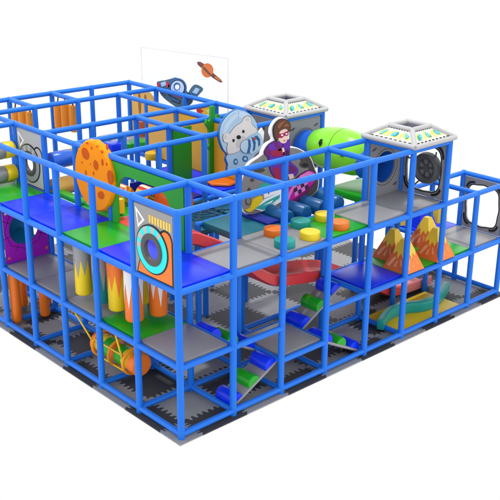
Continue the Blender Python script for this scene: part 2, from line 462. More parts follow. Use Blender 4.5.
# ------------------------------------------------------------------ tan walls
def tans():
    x = 3.962
    b = B(); b.box((x,3.08,L2+DT),(x+.04,4.92,L3-.05), mat('golden_board', (236, 176, 36), .5, .2, 10)); tag(b.build('tan_wall'), 'tall tan board wall behind the green gateway and the bear', 'panel')
    b = B(); b.box((x,5.08,L2+DT),(x+.04,5.92,L3-.05), TAN); tag(b.build('tan_board'), 'tan board left of the green board, below the rocket picture', 'panel')
    t = thing('arched_board', (5.0,7.5,L2), 'round topped tan board with dark brown slits at the far back corner', 'panel')
    b = B(); pts = [(7.05,L2),(7.92,L2),(7.92,L3-.45)]+[(7.485+.435*math.cos(a*PI/16), L3-.45+.36*math.sin(a*PI/16)) for a in range(1, 16)]+[(7.05,L3-.45)]
    b.prism(pts, 'x', 5.0, 5.05, TAN); b.build('board', t)
    b = B()
    for (jj, zz, rx, rz) in ((7.62,L3-.42,.05,.26),(7.40,L3-.40,.05,.22),(7.25,L3-.52,.04,.14)): b.prism(ell((jj,zz), rx, rz, 16), 'x', 4.994, 5.0, BROWN)
    b.build('slits', t)
tans()

# ------------------------------------------------------------------ white picture board
def clear():
    m = mat('clear_acrylic', (255, 255, 255), .05, spec=.1, vary=0)
    m.node_tree.nodes['Principled BSDF'].inputs['Alpha'].default_value = .06
    return m
def space():
    x = 5.09
    t = thing('picture_board', (x,6.07,L3), 'tall clear board with an orange ringed planet and a slate rocket picture', 'picture board')
    a = [px(141,47,'x',x), px(228,58,'x',x)]
    b = B(); b.prism([(a[0][0],2.95),(a[0][0],a[0][1]),(a[1][0],a[1][1]),(a[1][0],2.95)], 'x', x, x+.012, clear()); b.build('board', t)
    b = B(); tm = mat('board_trim', (228, 228, 230), .5)
    b.tube([(x,a[0][0],2.95),(x,a[0][0],a[0][1]),(x,a[1][0],a[1][1]),(x,a[1][0],2.95)], .008, tm, 6); b.build('edge_trim', t)
    q = lambda u, v: px(140+u/5, 40+v/5, 'x', x)
    Q = lambda L: [q(*p) for p in L]
    SM = lambda L: sm(Q(L))
    e = lambda c, ru, rv, n=20: [q(c[0]+ru*math.cos(2*PI*k/n), c[1]+rv*math.sin(2*PI*k/n)) for k in range(n)]
    b = B()
    b.prism(Q([(285,110),(300,108),(325,122),(370,168),(405,198),(413,212),(400,212),(365,190),(320,150),(290,125)]), 'x', x-.004, x, SATD)
    b.prism(e((338,152),30,36), 'x', x-.008, x-.004, SAT)
    b.prism(Q([(312,128),(330,140),(352,165),(368,180),(366,186),(345,172),(318,145)]), 'x', x-.011, x-.008, SATD)
    b.prism(Q([(378,180),(400,198),(404,206),(388,198),(375,188)]), 'x', x-.008, x-.004, SAT)
    b.build('planet_print', t)
    b = B()
    b.prism(SM([(84,214),(100,205),(130,200),(150,195),(190,190),(230,250),(262,285),(258,318),(205,345),(165,325),(120,290),(95,255)]), 'x', x-.004, x, SLATE)
    b.prism(e((188,240),47,50), 'x', x-.008, x-.004, STEEL)
    b.prism(e((190,240),37,41), 'x', x-.012, x-.008, BLACK)
    b.prism(e((190,240),33,37), 'x', x-.016, x-.012, ICE2)
    b.prism(e((188,232),17,20), 'x', x-.02, x-.016, STEEL)
    b.prism(e((190,235),11,13), 'x', x-.024, x-.02, WHITE)
    b.prism(Q([(165,262),(215,275),(212,290),(175,280)]), 'x', x-.02, x-.016, PRED)
    b.prism(SM([(238,282),(255,240),(280,222),(316,243),(300,268),(268,296)]), 'x', x-.004, x, SLATE)
    b.prism(Q([(262,262),(280,238),(300,246),(285,270)]), 'x', x-.008, x-.004, ICE)
    b.prism(Q([(86,218),(98,212),(100,240),(92,236)]), 'x', x-.008, x-.004, PRED)
    b.prism(Q([(130,212),(146,208),(150,235),(136,240)]), 'x', x-.008, x-.004, PRED)
    b.prism(Q([(104,214),(128,206),(134,224),(110,234)]), 'x', x-.008, x-.004, ICE)
    b.prism(Q([(140,268),(165,282),(205,305),(200,322),(160,306)]), 'x', x-.008, x-.004, BLACK)
    b.prism(Q([(150,280),(200,305),(198,314),(158,298)]), 'x', x-.012, x-.008, STEEL)
    b.build('rocket_print', t)
    b = B()
    b.prism(Q([(280,338),(358,326),(362,372),(300,374),(285,360)]), 'x', x-.004, x, PRED)
    b.prism(Q([(305,345),(358,332),(360,370),(320,372),(308,362),(322,356)]), 'x', x-.008, x-.004, YEL)
    b.prism(Q([(335,350),(360,346),(360,366),(342,366)]), 'x', x-.012, x-.008, PALE)
    b.build('flame_print', t)
space()

# ------------------------------------------------------------------ bear and rider cutouts
def bear():
    y = 2.90
    t = thing('bear_cutout', (3.8,y,L2+.4), 'cutout of a white bear in a pale blue space helmet mounted on the top rail', 'cutout')
    q = lambda u, v: px(210+u/8.333, 105+v/8.333, 'y', y)
    Q = lambda L: [q(*p) for p in L]
    SM = lambda L: sm(Q(L))
    e = lambda c, ru, rv, n=20: [q(c[0]+ru*math.cos(2*PI*k/n), c[1]+rv*math.sin(2*PI*k/n)) for k in range(n)]
    out = [(90,300),(85,250),(88,215),(100,170),(120,132),(150,95),(175,72),(205,53),(240,42),(285,50),(330,75),(360,105),(382,140),(395,190),(400,225),(425,250),(445,300),(436,350),(405,390),(370,425),(350,470),(335,520),(325,560),(165,565),(155,500),(140,450),(150,412),(118,375)]
    b = B(); b.prism(sm(Q(out)), 'y', y, y+.06, ICE)
    b.build('backing', t)
    def lay(n, pts, m, k): 
        bb = B(); bb.prism(pts, 'y', y-.004*k, y-.004*(k-1), m); return bb
    b = B()
    b.prism(SM([(108,260),(118,190),(160,125),(210,80),(240,62),(225,100),(170,160),(140,215),(128,270)]), 'y', y-.004, y, ICE2)
    b.prism(SM([(240,60),(290,66),(325,92),(290,90),(262,110),(238,100)]), 'y', y-.004, y, ICE2)
    b.build('helmet_shine', t)
    head = [(152,408),(140,360),(146,316),(118,308),(106,270),(116,240),(145,232),(160,240),(205,182),(262,142),(278,112),(308,92),(336,106),(346,158),(386,200),(384,225),(320,258),(275,300),(255,340),(248,372),(215,395)]
    b = B(); c2 = q(240,260); b.prism([(c2[0]+(p[0]-c2[0])*1.02, c2[1]+(p[1]-c2[1])*1.02) for p in sm(Q(head))], 'y', y-.007, y-.004, BLACK)
    b.prism(sm(Q(head)), 'y', y-.009, y-.004, FUR); b.prism(e((126,265),10,18), 'y', y-.012, y-.008, SNOUT); b.prism(e((308,118),16,12), 'y', y-.012, y-.008, SNOUT)
    head_ = b.build('head', t)
    b = B(); b.prism(SM([(214,330),(222,295),(255,262),(285,262),(296,285),(262,318),(250,350),(225,352)]), 'y', y-.012, y-.008, SNOUT); b.build('snout', head_)
    b = B(); b.prism(e((235,267),18,17), 'y', y-.016, y-.012, BLACK); b.build('nose', head_)
    for c in ((193,295),(275,220)):
        b = B(); b.prism(e(c,10,14), 'y', y-.012, y-.008, BLACK); b.build('eye', head_)
    b = B(); b.prism(e((300,345),54,58,28), 'y', y-.016, y-.012, STEEL); b.prism(e((300,345),51,55,28), 'y', y-.018, y-.016, ICE2); b.build('paw', t)
    b = B()
    b.prism(SM([(318,285),(410,250),(438,300),(425,350),(370,390),(330,400)]), 'y', y-.020, y-.018, ICE2)
    for L in ([(312,282),(330,290),(334,340),(322,398),(300,402),(314,345)],[(338,268),(358,266),(374,310),(368,370),(348,388),(356,330)],[(360,258),(388,252),(410,282),(412,330),(396,345),(394,300)]):
        b.prism(Q(L), 'y', y-.024, y-.020, STEEL)
    b.prism(e((364,280),12,9), 'y', y-.028, y-.024, PRED)
    b.build('sleeve', t)
    for c, ru, rv in (((213,472),18,26),((292,448),24,26)):
        b = B(); b.prism(e(c,ru,rv), 'y', y-.004, y, STEEL); b.prism(e(c,ru*.5,rv*.5), 'y', y-.008, y-.004, ICE); b.build('suit_badge', t)
    b = B(); b.prism(Q([(405,235),(440,192),(458,228),(452,300),(440,310)]), 'y', y+.02, y+.05, WHITE); b.build('back_fin', t)
    # thin dark contour of helmet: a slightly larger plate behind
    b = B(); c0 = q(250,300); b.prism([(c0[0]+(p[0]-c0[0])*1.025, c0[1]+(p[1]-c0[1])*1.02) for p in sm(Q(out))], 'y', y+.02, y+.07, STEEL); b.build('rim', t)
bear()

def rider():
    y = 1.58
    t = thing('rider_cutout', (3.5,y,L2+.1), 'cutout of a masked rider in violet on a magenta rocket before a grey asteroid', 'cutout')
    q = lambda u, v: px(240+u/5, 110+v/5, 'y', y)
    Q = lambda L: [q(*p) for p in L]
    SM = lambda L: sm(Q(L))
    e = lambda c, ru, rv, n=20: [q(c[0]+ru*math.cos(2*PI*k/n), c[1]+rv*math.sin(2*PI*k/n)) for k in range(n)]
    def pr(b, pts, m, k, th=1): b.prism(pts, 'y', y-.004*k, y-.004*(k-th), m)
    ast = [(14,490),(10,400),(18,340),(48,275),(95,240),(130,215),(180,205),(250,190),(300,200),(350,238),(375,300),(392,345),(384,405),(340,440),(280,455),(210,480),(100,512),(45,520)]
    b = B(); b.prism(sm(Q(ast)), 'y', y, y+.05, ROCK)
    pr(b, SM([(310,212),(348,240),(372,300),(388,345),(380,402),(340,436),(300,446),(345,400),(365,340),(340,290),(300,250)]), ROCKD, 1)
    for c, ru, rv, m in (((322,272),26,18,ROCKD),((95,300),28,12,ROCKD),((40,455),14,20,ROCKD),((60,350),10,8,ROCKD),((350,320),10,18,BLACK),((120,260),12,8,ROCKD),((280,230),10,7,ROCKD),((45,400),8,12,ROCKD)):
        pr(b, e(c,ru,rv), m, 2); 
    b.prism(e((40,455),10,15), 'y', y-.012, y-.008, ROCK); b.prism(e((324,275),16,10), 'y', y-.012, y-.008, BLACK)
    b.build('asteroid', t)
    c0 = q(200,360)
    b = B(); b.prism([(c0[0]+(p[0]-c0[0])*1.03, c0[1]+(p[1]-c0[1])*1.035 if p[1] > c0[1] else p[1]) for p in sm(Q(ast))], 'y', y+.012, y+.058, WHITE); b.build('white_edge', t)
    fig = [(170,150),(160,120),(165,85),(192,48),(226,44),(248,72),(246,150),(250,235),(290,290),(285,325),(245,345),(150,330),(140,245),(116,225),(138,172)]
    c1 = q(205,200)
    b = B(); b.prism([(c1[0]+(p[0]-c1[0])*1.07-.015, c1[1]+(p[1]-c1[1])*1.03) for p in sm(Q(fig))], 'y', y+.006, y+.058, WHITE); b.build('figure_backing', t)
    def ink(b, L, k, w=1.5):
        c = (sum(p[0] for p in L)/len(L), sum(p[1] for p in L)/len(L)); out = []
        for p in L:
            d = math.hypot(p[0]-c[0], p[1]-c[1]); f = 1+w*1.6/max(d, 1); out.append((c[0]+(p[0]-c[0])*f, c[1]+(p[1]-c[1])*f))
        b.prism(SM(out), 'y', y-.004*k+.0015, y, BLACK)
    b = B()
    ink(b, [(120,215),(140,176),(175,155),(205,162),(245,150),(244,230),(250,258),(286,292),(280,322),(245,342),(190,345),(160,320),(148,290),(140,240)], 3)
    pr(b, Q([(208,170),(214,168),(220,230),(214,232)]), DKP, 4); pr(b, SM([(225,205),(240,200),(242,240),(230,250)]), DKP, 4)
    pr(b, SM([(215,290),(250,275),(278,298),(262,312),(235,305)]), PLUM, 4)
    pr(b, SM([(120,215),(140,176),(175,155),(205,162),(245,150),(244,230),(250,258),(286,292),(280,322),(245,342),(190,345),(160,320),(148,290),(140,240)]), VIOL, 3, 3)
    pr(b, Q([(165,160),(185,158),(208,200),(190,205)]), PLUM, 4)
    pr(b, SM([(150,208),(190,196),(214,186),(218,222),(168,232)]), CRIM, 4)
    pr(b, Q([(162,292),(190,284),(202,345),(192,380),(172,360)]), CRIM, 4)
    pr(b, Q([(205,190),(214,186),(220,205),(210,212)]), SKIN, 5)
    pr(b, SM([(205,262),(225,258),(236,300),(220,330),(210,300)]), CRIM, 4)
    pr(b, Q([(238,322),(262,318),(268,336),(246,348)]), SKIN, 4)
    pr(b, Q([(120,215),(140,180),(150,205),(142,238)]), PLUM, 4)
    b.build('rider_suit', t)
    b = B()
    pr(b, SM([(188,108),(226,92),(240,115),(236,138),(226,162),(205,164),(188,142)]), SKIN, 4, 4)
    pr(b, SM([(178,112),(205,118),(236,104),(236,126),(218,128),(206,138),(184,136)]), CRIM, 5)
    pr(b, e((206,125),6,4,10), WHITE, 6); pr(b, e((228,118),5,4,10), WHITE, 6)
    pr(b, Q([(210,152),(224,149),(220,155)]), CRIM, 5)
    b.build('rider_face', t)
    b = B()
    ink(b, [(165,112),(168,80),(192,50),(224,46),(246,72),(244,108),(236,98),(222,92),(200,100),(190,115),(184,150),(172,142)], 7)
    HLT = mat('printed_hair_light', (142, 88, 48), .5)
    pr(b, SM([(182,80),(200,60),(222,54),(205,70),(190,92)]), HLT, 8); pr(b, SM([(210,84),(226,66),(240,80),(228,80)]), HLT, 8)
    pr(b, SM([(165,112),(168,80),(192,50),(224,46),(246,72),(244,108),(236,98),(222,92),(200,100),(190,115),(184,150),(172,142)]), HAIR, 7, 7)
    b.build('rider_hair', t)
    b = B()
    ink(b, [(212,492),(222,425),(250,380),(288,332),(340,302),(372,318),(366,362),(330,412),(285,450),(250,484)], 5)
    pr(b, SM([(222,470),(236,420),(262,378),(270,384),(246,430),(236,470)]), PPINK, 6)
    pr(b, SM([(212,492),(222,425),(250,380),(288,332),(340,302),(372,318),(366,362),(330,412),(285,450),(250,484)]), MAGE, 5, 5)
    pr(b, Q([(214,490),(235,462),(285,432),(330,395),(366,362),(330,412),(285,450),(250,484)]), PLUM, 6)
    pr(b, Q([(292,330),(340,304),(370,318),(330,330),(300,350)]), PPINK, 6)
    for a in range(4):
        for c in range(3):
            u0, v0 = 258+a*17+c*4, 372-a*11+c*20
            pr(b, Q([(u0,v0),(u0+17,v0-11),(u0+21,v0+9),(u0+4,v0+20)]), DKP if (a+c) % 2 else PPINK, 7)
    b.build('rocket_body', t)
    b = B()
    pr(b, Q([(66,492),(120,445),(200,408),(216,412),(212,450),(160,482),(105,505)]), WHITE, 6, 6)
    pr(b, Q([(70,490),(130,452),(196,420),(190,446),(150,478),(110,498)]), PTEAL, 7)
    pr(b, Q([(110,475),(160,448),(150,462)]), WHITE, 8); pr(b, Q([(150,470),(190,440),(180,456)]), WHITE, 8)
    pr(b, Q([(75,420),(95,380),(130,356),(178,366),(125,395)]), PTEAL, 4, 4)
    pr(b, Q([(118,440),(115,395),(180,368),(215,400),(190,412)]), WHITE, 5, 5)
    pr(b, Q([(125,400),(150,385),(140,420)]), BLACK, 6)
    b.build('rocket_fin', t)
    b = B(); pr(b, SM([(25,500),(48,488),(62,450),(102,428),(108,448),(86,478),(60,500),(40,508)]), YEL, 7, 7); b.build('rocket_flame', t)
rider()

# ------------------------------------------------------------------ hanging bags
def bag(loc, low, top, label):
    i, j = loc; r = .142; zb, zt = L1+.17, L2-.05
    t = thing('hanging_bag', (i, j, zb), label, 'punch bag', 'hanging bags below the upper left decks')
    b = B(); b.tube([(i,j,zb),(i,j,zb+.012),(i,j,zb+.04),(i,j,zt)], [r*.7,r*.9,r,r], low, 24); bag_ = b.build('bag', t)
    b = B(); n = 48; z1 = zt; vs = []; fs = []
    rnd = random.Random(int(i*100+j*1000))
    deep = [rnd.uniform(.30, .5) for _ in range(8)]
    for k in range(n):
        a = 2*PI*k/n; f = (k % 6)/6; tri = 1-abs(f*2-1)
        d = .30+(deep[(k//6) % 8])*tri
        d *= .95
        for z in (z1, z1-d): vs.append((i+(r+.005)*math.cos(a), j+(r+.005)*math.sin(a), z))
    for k in range(n): fs.append((2*k, 2*k+1, 2*((k+1) % n)+1, 2*((k+1) % n)))
    b.add(vs, fs, top, True); b.build('drip_sleeve', bag_)
    b = B(); b.tube([(i,j,zt),(i,j,zt+.06)], .03, DGREY, 8); b.build('hanger', t)
    return t
SILV = mat('bag_silver', (150, 150, 152), .4); BWHT = mat('bag_white', (226, 224, 224), .45); BTEAL = mat('bag_teal', (20, 134, 150), .4)
bag((.25,2.77), YEL, SILV, 'yellow bag with grey drips hanging over the grey lower deck, leftmost of the bags')
bag((.29,2.31), BTEAL, SILV, 'teal bag with grey drips hanging beside the leftmost yellow bag')
bag((.30,1.91), YEL, POR, 'yellow bag with orange drips hanging at the edge of the green lower deck')
bag((.26,1.41), POR, BWHT, 'orange bag with white drips hanging nearest the front over the green deck')
bag((.66,1.34), POR, BWHT, 'orange bag with short white drips hanging further in over the green deck')
bag((.70,1.86), YEL, BWHT, 'yellow bag half hidden behind the nearest orange bag')
bag((.72,2.24), BTEAL, SILV, 'teal bag half hidden behind the yellow bag with orange drips')
bag((.75,2.70), YEL, SILV, 'yellow bag half hidden behind the teal bag with grey drips')

# ------------------------------------------------------------------ standing orange posts below the left lower deck
for (i, j, lab) in ((.17,4.97,'orange foam column beneath the lower deck, nearest the left edge'),(.62,5.55,'thin looking orange column behind the leftmost orange column'),(.70,4.88,'orange foam column beneath the purple panel, rightmost of its group'),(.92,5.2,'orange column partly hidden behind the rightmost orange column')):
    b = B(); b.tube([(i,j,.045),(i,j,.06),(i,j,.09),(i,j,L1-.06)], [.07,.085,.095,.095], ORG, 18)
    tag(b.build('foam_column'), lab, 'foam column', 'orange columns under the left decks')
# punch bag clusters at the far back
for (i, j, lab) in ((2.0,7.5,'cluster of three orange hanging cylinders at the far left back'),(3.0,7.5,'cluster of three orange hanging cylinders, right one of the two far clusters')):
    t = thing('bag_cluster', (i,j,L3-.75), lab, 'punch bags', 'far orange hanging clusters')
    OC = mat('far_bag_orange', (238, 150, 40), .45)
    for k, (di, dj) in enumerate(((-.02,.25),(.0,.0),(.04,-.25))):
        b = B(); b.tube([(i+di,j+dj,L3-.70),(i+di,j+dj,L3-.68),(i+di,j+dj,L3-.16),(i+di,j+dj,L3-.14)], [.07,.095,.095,.07], OC, 16); b.build('bag', t)
        b = B(); b.tube([(i+di,j+dj,L3-.14),(i,j+dj,L3-.04)], .015, DGREY, 6); b.build('strap', t)

# ------------------------------------------------------------------ foam roller squeezers at the left
def squeeze(i0, i1, j, z, bands, label, r=.155):
    t = thing('foam_roller', ((i0+i1)/2, j, z-r), label, 'roller', 'horizontal foam rollers on the left side')
    n = len(bands); w = (i1-i0)/n
    for k, m in enumerate(bands):
        a, c = i0+w*k, i0+w*(k+1)
        b = B(); b.tube([(a+.004,j,z),(a+.02,j,z),(c-.02,j,z),(c-.004,j,z)], [r*.93,r,r,r*.93], m, 20); b.build('roller_band', t)
    b = B(); b.tube([(i0-.09,j,z),(i1+.09,j,z)], .03, PIPE, 10); b.build('axle', t)
squeeze(.08,.92,6.0,L2+.68,(GREY,YEL,GREY,YEL),'grey and yellow banded roller, upper of the pair at the left edge')
squeeze(.08,.92,6.0,L2+.24,(GREY,YEL,GREY,YEL),'grey and yellow banded roller, lower of the pair at the left edge')
squeeze(1.1,1.92,5.0,L2+.62,(TUBE,MUST),'blue and mustard roller behind the grey porthole board')
squeeze(1.1,1.92,5.0,L2+.13,(TAN,MUST),'tan and mustard roller lying low behind the grey porthole board')
b = B(); b.box((1.08,3.1,L2),(1.26,4.9,L2+.10), GREEN); tag(b.build('foam_step', bevel=.03), 'long green foam step along the inner edge of the blue decks', 'step')

# ------------------------------------------------------------------ swing barrel
def barrel():
    x = .40; j0, j1 = 1.50, 2.62; z = .46; r = .165
    t = thing('swing_barrel', (x, 2.06, z-.2), 'hanging barrel swing with green and yellow bands and orange ends on yellow ropes', 'swing')
    segs = [(j0,j0+.12,ORG),(j0+.12,j0+.31,YEL),(j0+.31,j0+.51,GREEN),(j0+.51,j0+.62,ORG),(j0+.62,j0+.84,GREEN),(j0+.84,j1-.06,YEL),(j1-.06,j1,ORG)]
    for a, c, m in segs[1:-1]:
        b = B(); b.tube([(x,a,z),(x,c,z)], r, m, 24, caps=False); b.build('barrel_band', t)
    b = B(); b.tube([(x,j0-.05,z),(x,j0-.03,z),(x,j0+.12,z)], [r*.96,r*1.12,r*1.12], ORG, 24); b.build('end_cap', t)
    b = B(); b.tube([(x,j1-.06,z),(x,j1+.02,z),(x,j1+.04,z)], [r*1.12,r*1.12,r*.96], ORG, 24); b.build('end_cap', t)
    for jj in (j0+.18, j0+.57, j1-.10):
        b = B(); rings = []
        R = r+.05
        for k in range(33):
            a = 2*PI*k/32; b_ = None; rings.append((x+R*math.cos(a), jj, z+R*math.sin(a)))
        b.tube(rings, .025, HOOP, 8); b.build('hoop', t)
    for a in (.6, 2.5, 4.0, 5.4):
        b = B(); b.tube([(x+(r+.05)*math.cos(a), j0+.18, z+(r+.05)*math.sin(a)),(x+(r+.05)*math.cos(a), j1-.1, z+(r+.05)*math.sin(a))], .015, ROPE, 6); b.build('side_rope', t)
    for (ja, jb) in ((j0+.2, 1.75),(j1-.12,3.0)):
        for sx in (-1, 1):
            b = B(); b.tube([(x+sx*(r+.03),ja,z+.06),(x+sx*.30,jb,L1-.04)], .016, ROPE, 6); b.build('rope', t)
barrel()

# ------------------------------------------------------------------ purple panel with crawl hole
def purple():
    y = 4.97; za, zb = L1+DT, L2-.06
    t = thing('web_panel', (.5,y,za), 'purple board with a spider web pattern and a round teal crawl hole', 'panel')
    c = (.46, L1+.66); n = 40; R = .30
    def sq(k):
        a = 2*PI*k/n; dx, dy = math.cos(a), math.sin(a); lim = []
        if dx > 1e-6: lim.append((.93-c[0])/dx)
        if dx < -1e-6: lim.append((.07-c[0])/dx)
        if dy > 1e-6: lim.append((zb-c[1])/dy)
        if dy < -1e-6: lim.append((za-c[1])/dy)
        l = min(lim); return (c[0]+dx*l, c[1]+dy*l)
    outer = [sq(k) for k in range(n)]
    for cn in ((.07,za),(.07,zb),(.93,za),(.93,zb)): outer[round(math.atan2(cn[1]-c[1], cn[0]-c[0])/(2*PI)*n) % n] = cn
    b = B(); b.prism(outer, 'y', y, y+.04, PURP, [(c[0]+R*math.cos(2*PI*k/n), c[1]+R*math.sin(2*PI*k/n)) for k in range(n)]); b.build('board', t)
    b = B()
    for k in range(8):
        a = 2*PI*(k+.4)/8; o = sq(int((k+.4)*5)); d = (math.cos(a), math.sin(a)); nrm = (-d[1]*.005, d[0]*.005)
        p0 = (c[0]+d[0]*(R+.01), c[1]+d[1]*(R+.01)); ln = (.47 if abs(d[0]) > .7 else .45)
        p1 = (c[0]+d[0]*ln, c[1]+d[1]*ln)
        b.prism([(p0[0]+nrm[0],p0[1]+nrm[1]),(p1[0]+nrm[0],p1[1]+nrm[1]),(p1[0]-nrm[0],p1[1]-nrm[1]),(p0[0]-nrm[0],p0[1]-nrm[1])], 'y', y-.003, y, WEBL)
    b.ring(c, .385, .395, 'y', y-.003, y, WEBL, n=8)
    b.build('web_lines', t)
    for (s, q) in ((.12, zb-.09),(.88, za+.12),(.12, za+.10),(.88, zb-.1)):
        b = B(); b.prism([(s+(.035 if k % 2 else .016)*math.cos(PI*k/5), q+(.035 if k % 2 else .016)*math.sin(PI*k/5)) for k in range(10)], 'y', y-.006, y, PALE if q > 2 else ORG); b.build('star_bolt', t)
    # teal half tunnel behind the hole
    b = B(); m = mat('tunnel_teal', (24, 140, 180), .4); rr = R+.02; rings = []
    for d in (0, .62):
        rings.append([(c[0]+rr*math.cos(a), y+.04+d, c[1]+rr*math.sin(a)) for a in [math.radians(20+k*300/20) for k in range(21)]])
    rings2 = [[(c[0]+(p[0]-c[0])*1.06, p[1], c[1]+(p[2]-c[1])*1.06) for p in r_] for r_ in rings]
    b.loft(rings, m, True, False, False); b.loft(rings2, m, True, False, False); b.build('tunnel', t)
    b = B(); b.box((.3,y+.68,za),(1.02,y+.74,zb), m); b.build('tunnel_back', t)
purple()

# ------------------------------------------------------------------ stepping pods
def pods():
    def pod(i, j, z, m, lab, r=.165, h=.12, group='round stepping pods on the upper decks', first=None):
        b = B(); b.tube([(i,j,z),(i,j,z+.01),(i,j,z+h-.025),(i,j,z+h-.006),(i,j,z+h)], [r*.97,r,r,r*.96,r*.88], m, 20)
        t = b.build('stepping_pod'); tag(t, lab, 'stepping pod', group)
    z = L2+DT
    pod(2.26,.24,z,TEAL,'teal stepping pod at the front edge of the grey deck, right of a post')
    pod(2.50,.72,z,ORG,'orange stepping pod at the back of the grey deck under the rocket')
    pod(2.82,.24,z,YEL,'yellow stepping pod at the front edge of the grey deck')
    pod(3.10,.72,z,TEAL,'teal stepping pod where the grey deck meets the green deck')
    pod(3.64,.70,z,YEL,'yellow stepping pod at the back of the green deck')
    pod(3.52,.26,z,ORG,'orange stepping pod on the green deck behind a post')
    g = 'little pods on the far deck'
    pod(4.30,6.75,z,GREEN,'green little pod on the far blue deck, left one',.15,.10,g)
    pod(4.78,6.35,z,GREEN,'green little pod on the far blue deck, right one',.17,.14,g)
    pod(4.45,6.20,z,YEL,'yellow little pod at the near edge of the far blue deck',.15,.08,g)
    pod(4.78,5.85,L2-.02,YEL,'yellow little pod nearest the tan board in the far part',.14,.1,g)
    for (u, v, m, h, lab) in ((130,148,GREEN,.14,'green pod in the far corner, leftmost of the little pods'),(143,147,GREEN,.16,'green pod in the far corner beside a post'),(164,156,YEL,.2,'tall yellow pod in the far corner before the tan boards'),(152,158,MUST,.14,'mustard pod in the far corner, lowest in view')):
        i, j = px(u, v, 'z', z); pod(i, j, z-.02, m, lab, .14, h, g)
    i, j = px(114, 150, 'z', z); b = B(); b.box((i-.15,j-.15,z-.06),(i+.15,j+.15,z+.16), BLUE); tag(b.build('foam_block', bevel=.02), 'blue foam block in the far corner left of the green pods', 'foam block')
    i, j = px(142, 136, 'z', z); b = B(); b.tube([(i,j,z),(i,j,z+.02),(i,j,z+.34),(i,j,z+.36)], [.09,.1,.1,.08], TERRA, 16); tag(b.build('foam_column'), 'short terracotta column in the far corner behind the green pods', 'foam column')
    b = B(); pts = ell((3.78,3.42), .34, .34, 6, .2); b.prism(pts, 'z', L2+DT, L2+.12, ORG)
    tag(b.build('orange_pad', bevel=.03), 'flat orange six sided pad lying on the blue deck left of the bear', 'pad')
pods()

# ------------------------------------------------------------------ volcano cones
def cone(i, j, z, lab, m0=CORG, m1=CYEL, h=.54, R=.37, n=4, name='volcano_cone', group='orange and yellow volcano cones'):
    t = thing(name, (i,j,z), lab, 'foam cone', group)
    b = B(); rt_ = .07; zc = h*.62
    ring = lambda r, q, o=0: [(i+r*math.cos(2*PI*(k+.5)/n+o), j+r*math.sin(2*PI*(k+.5)/n+o), z+q) for k in range(n)]
    rr = lambda q: R+(rt_-R)*q/h
    lo, hi = ring(R, 0), ring(rr(h), h)
    for k in range(n):
        q = (k+1) % n
        b.add([lo[k],lo[q],hi[q],hi[k]], [(0,1,2,3)], CRUST if k % 2 and m0 is CORG else m0)
    b.add(hi, [tuple(range(n))], m0); b.add(lo, [tuple(range(n))[::-1]], m0)
    body = b.build('cone_body', t)
    if m1 is None: return t
    b = B(); e = .006
    for k in range(n):
        a0, a1 = 2*PI*(k+.5)/n, 2*PI*(k+1.5)/n
        P = lambda f, q, x=0: ((i+(rr(q)+e+x)*(math.cos(a0)*(1-f)+math.cos(a1)*f)), j+(rr(q)+e+x)*(math.sin(a0)*(1-f)+math.sin(a1)*f), z+q)
        zz = [(0,.64),(.14,.50),(.30,.63),(.48,.40),(.62,.58),(.80,.46),(1,.64)]
        b.add([P(0,h+.004)]+[P(f,h*q) for f, q in zz]+[P(1,h+.004)], [tuple(range(len(zz)+2))], m1)
    for k in range(n):
        a0, a1 = 2*PI*(k+.5)/n, 2*PI*(k+1.5)/n
        for L in ([(.12,.12),(.24,.10),(.40,.40),(.33,.46),(.2,.36)],[(.42,.14),(.52,.14),(.54,.36),(.47,.30)],[(.72,.2),(.80,.22),(.72,.44),(.68,.4)]):
            b.add([P(f,h*q,-.003) for f, q in L], [tuple(range(len(L)))], PEACH if k % 2 else CORG2)
    b.add([(p[0],p[1],z+h+.004) for p in ring(rt_+e, h)], [tuple(range(n))], m1)
    b.build('cone_cap', body)
    return t
zc = L1+DT
k0 = cone(5.27,.25,zc,'volcano cone nearest the front on the left green deck, cut by a post')
dup(k0,(5.55,.72,zc),'volcano cone at the back of the left green deck',0)
dup(k0,(6.18,.25,zc),'volcano cone at the front of the right green deck',0)
dup(k0,(6.55,.73,zc),'volcano cone at the back of the right green deck, highest in view',0)
cone(7.42,1.5,zc,'plain blue foam cone on the back right blue deck',BLUE,None,.58,.32,6,'foam_cone','plain foam cones at the back right')
cone(7.22,1.82,zc,'pale yellow foam cone left of the blue cone',CYEL,None,.5,.22,6,'foam_cone','plain foam cones at the back right')
t = cone(7.88,1.42,zc,'yellow foam cone with a red side right of the blue cone',CYEL,None,.55,.2,6,'foam_cone','plain foam cones at the back right')
b = B(); b.prism([(7.62,zc),(7.86,zc),(7.80,zc+.5),(7.70,zc+.45)], 'y', 1.62, 1.68, CRIM); b.build('red_side', t)

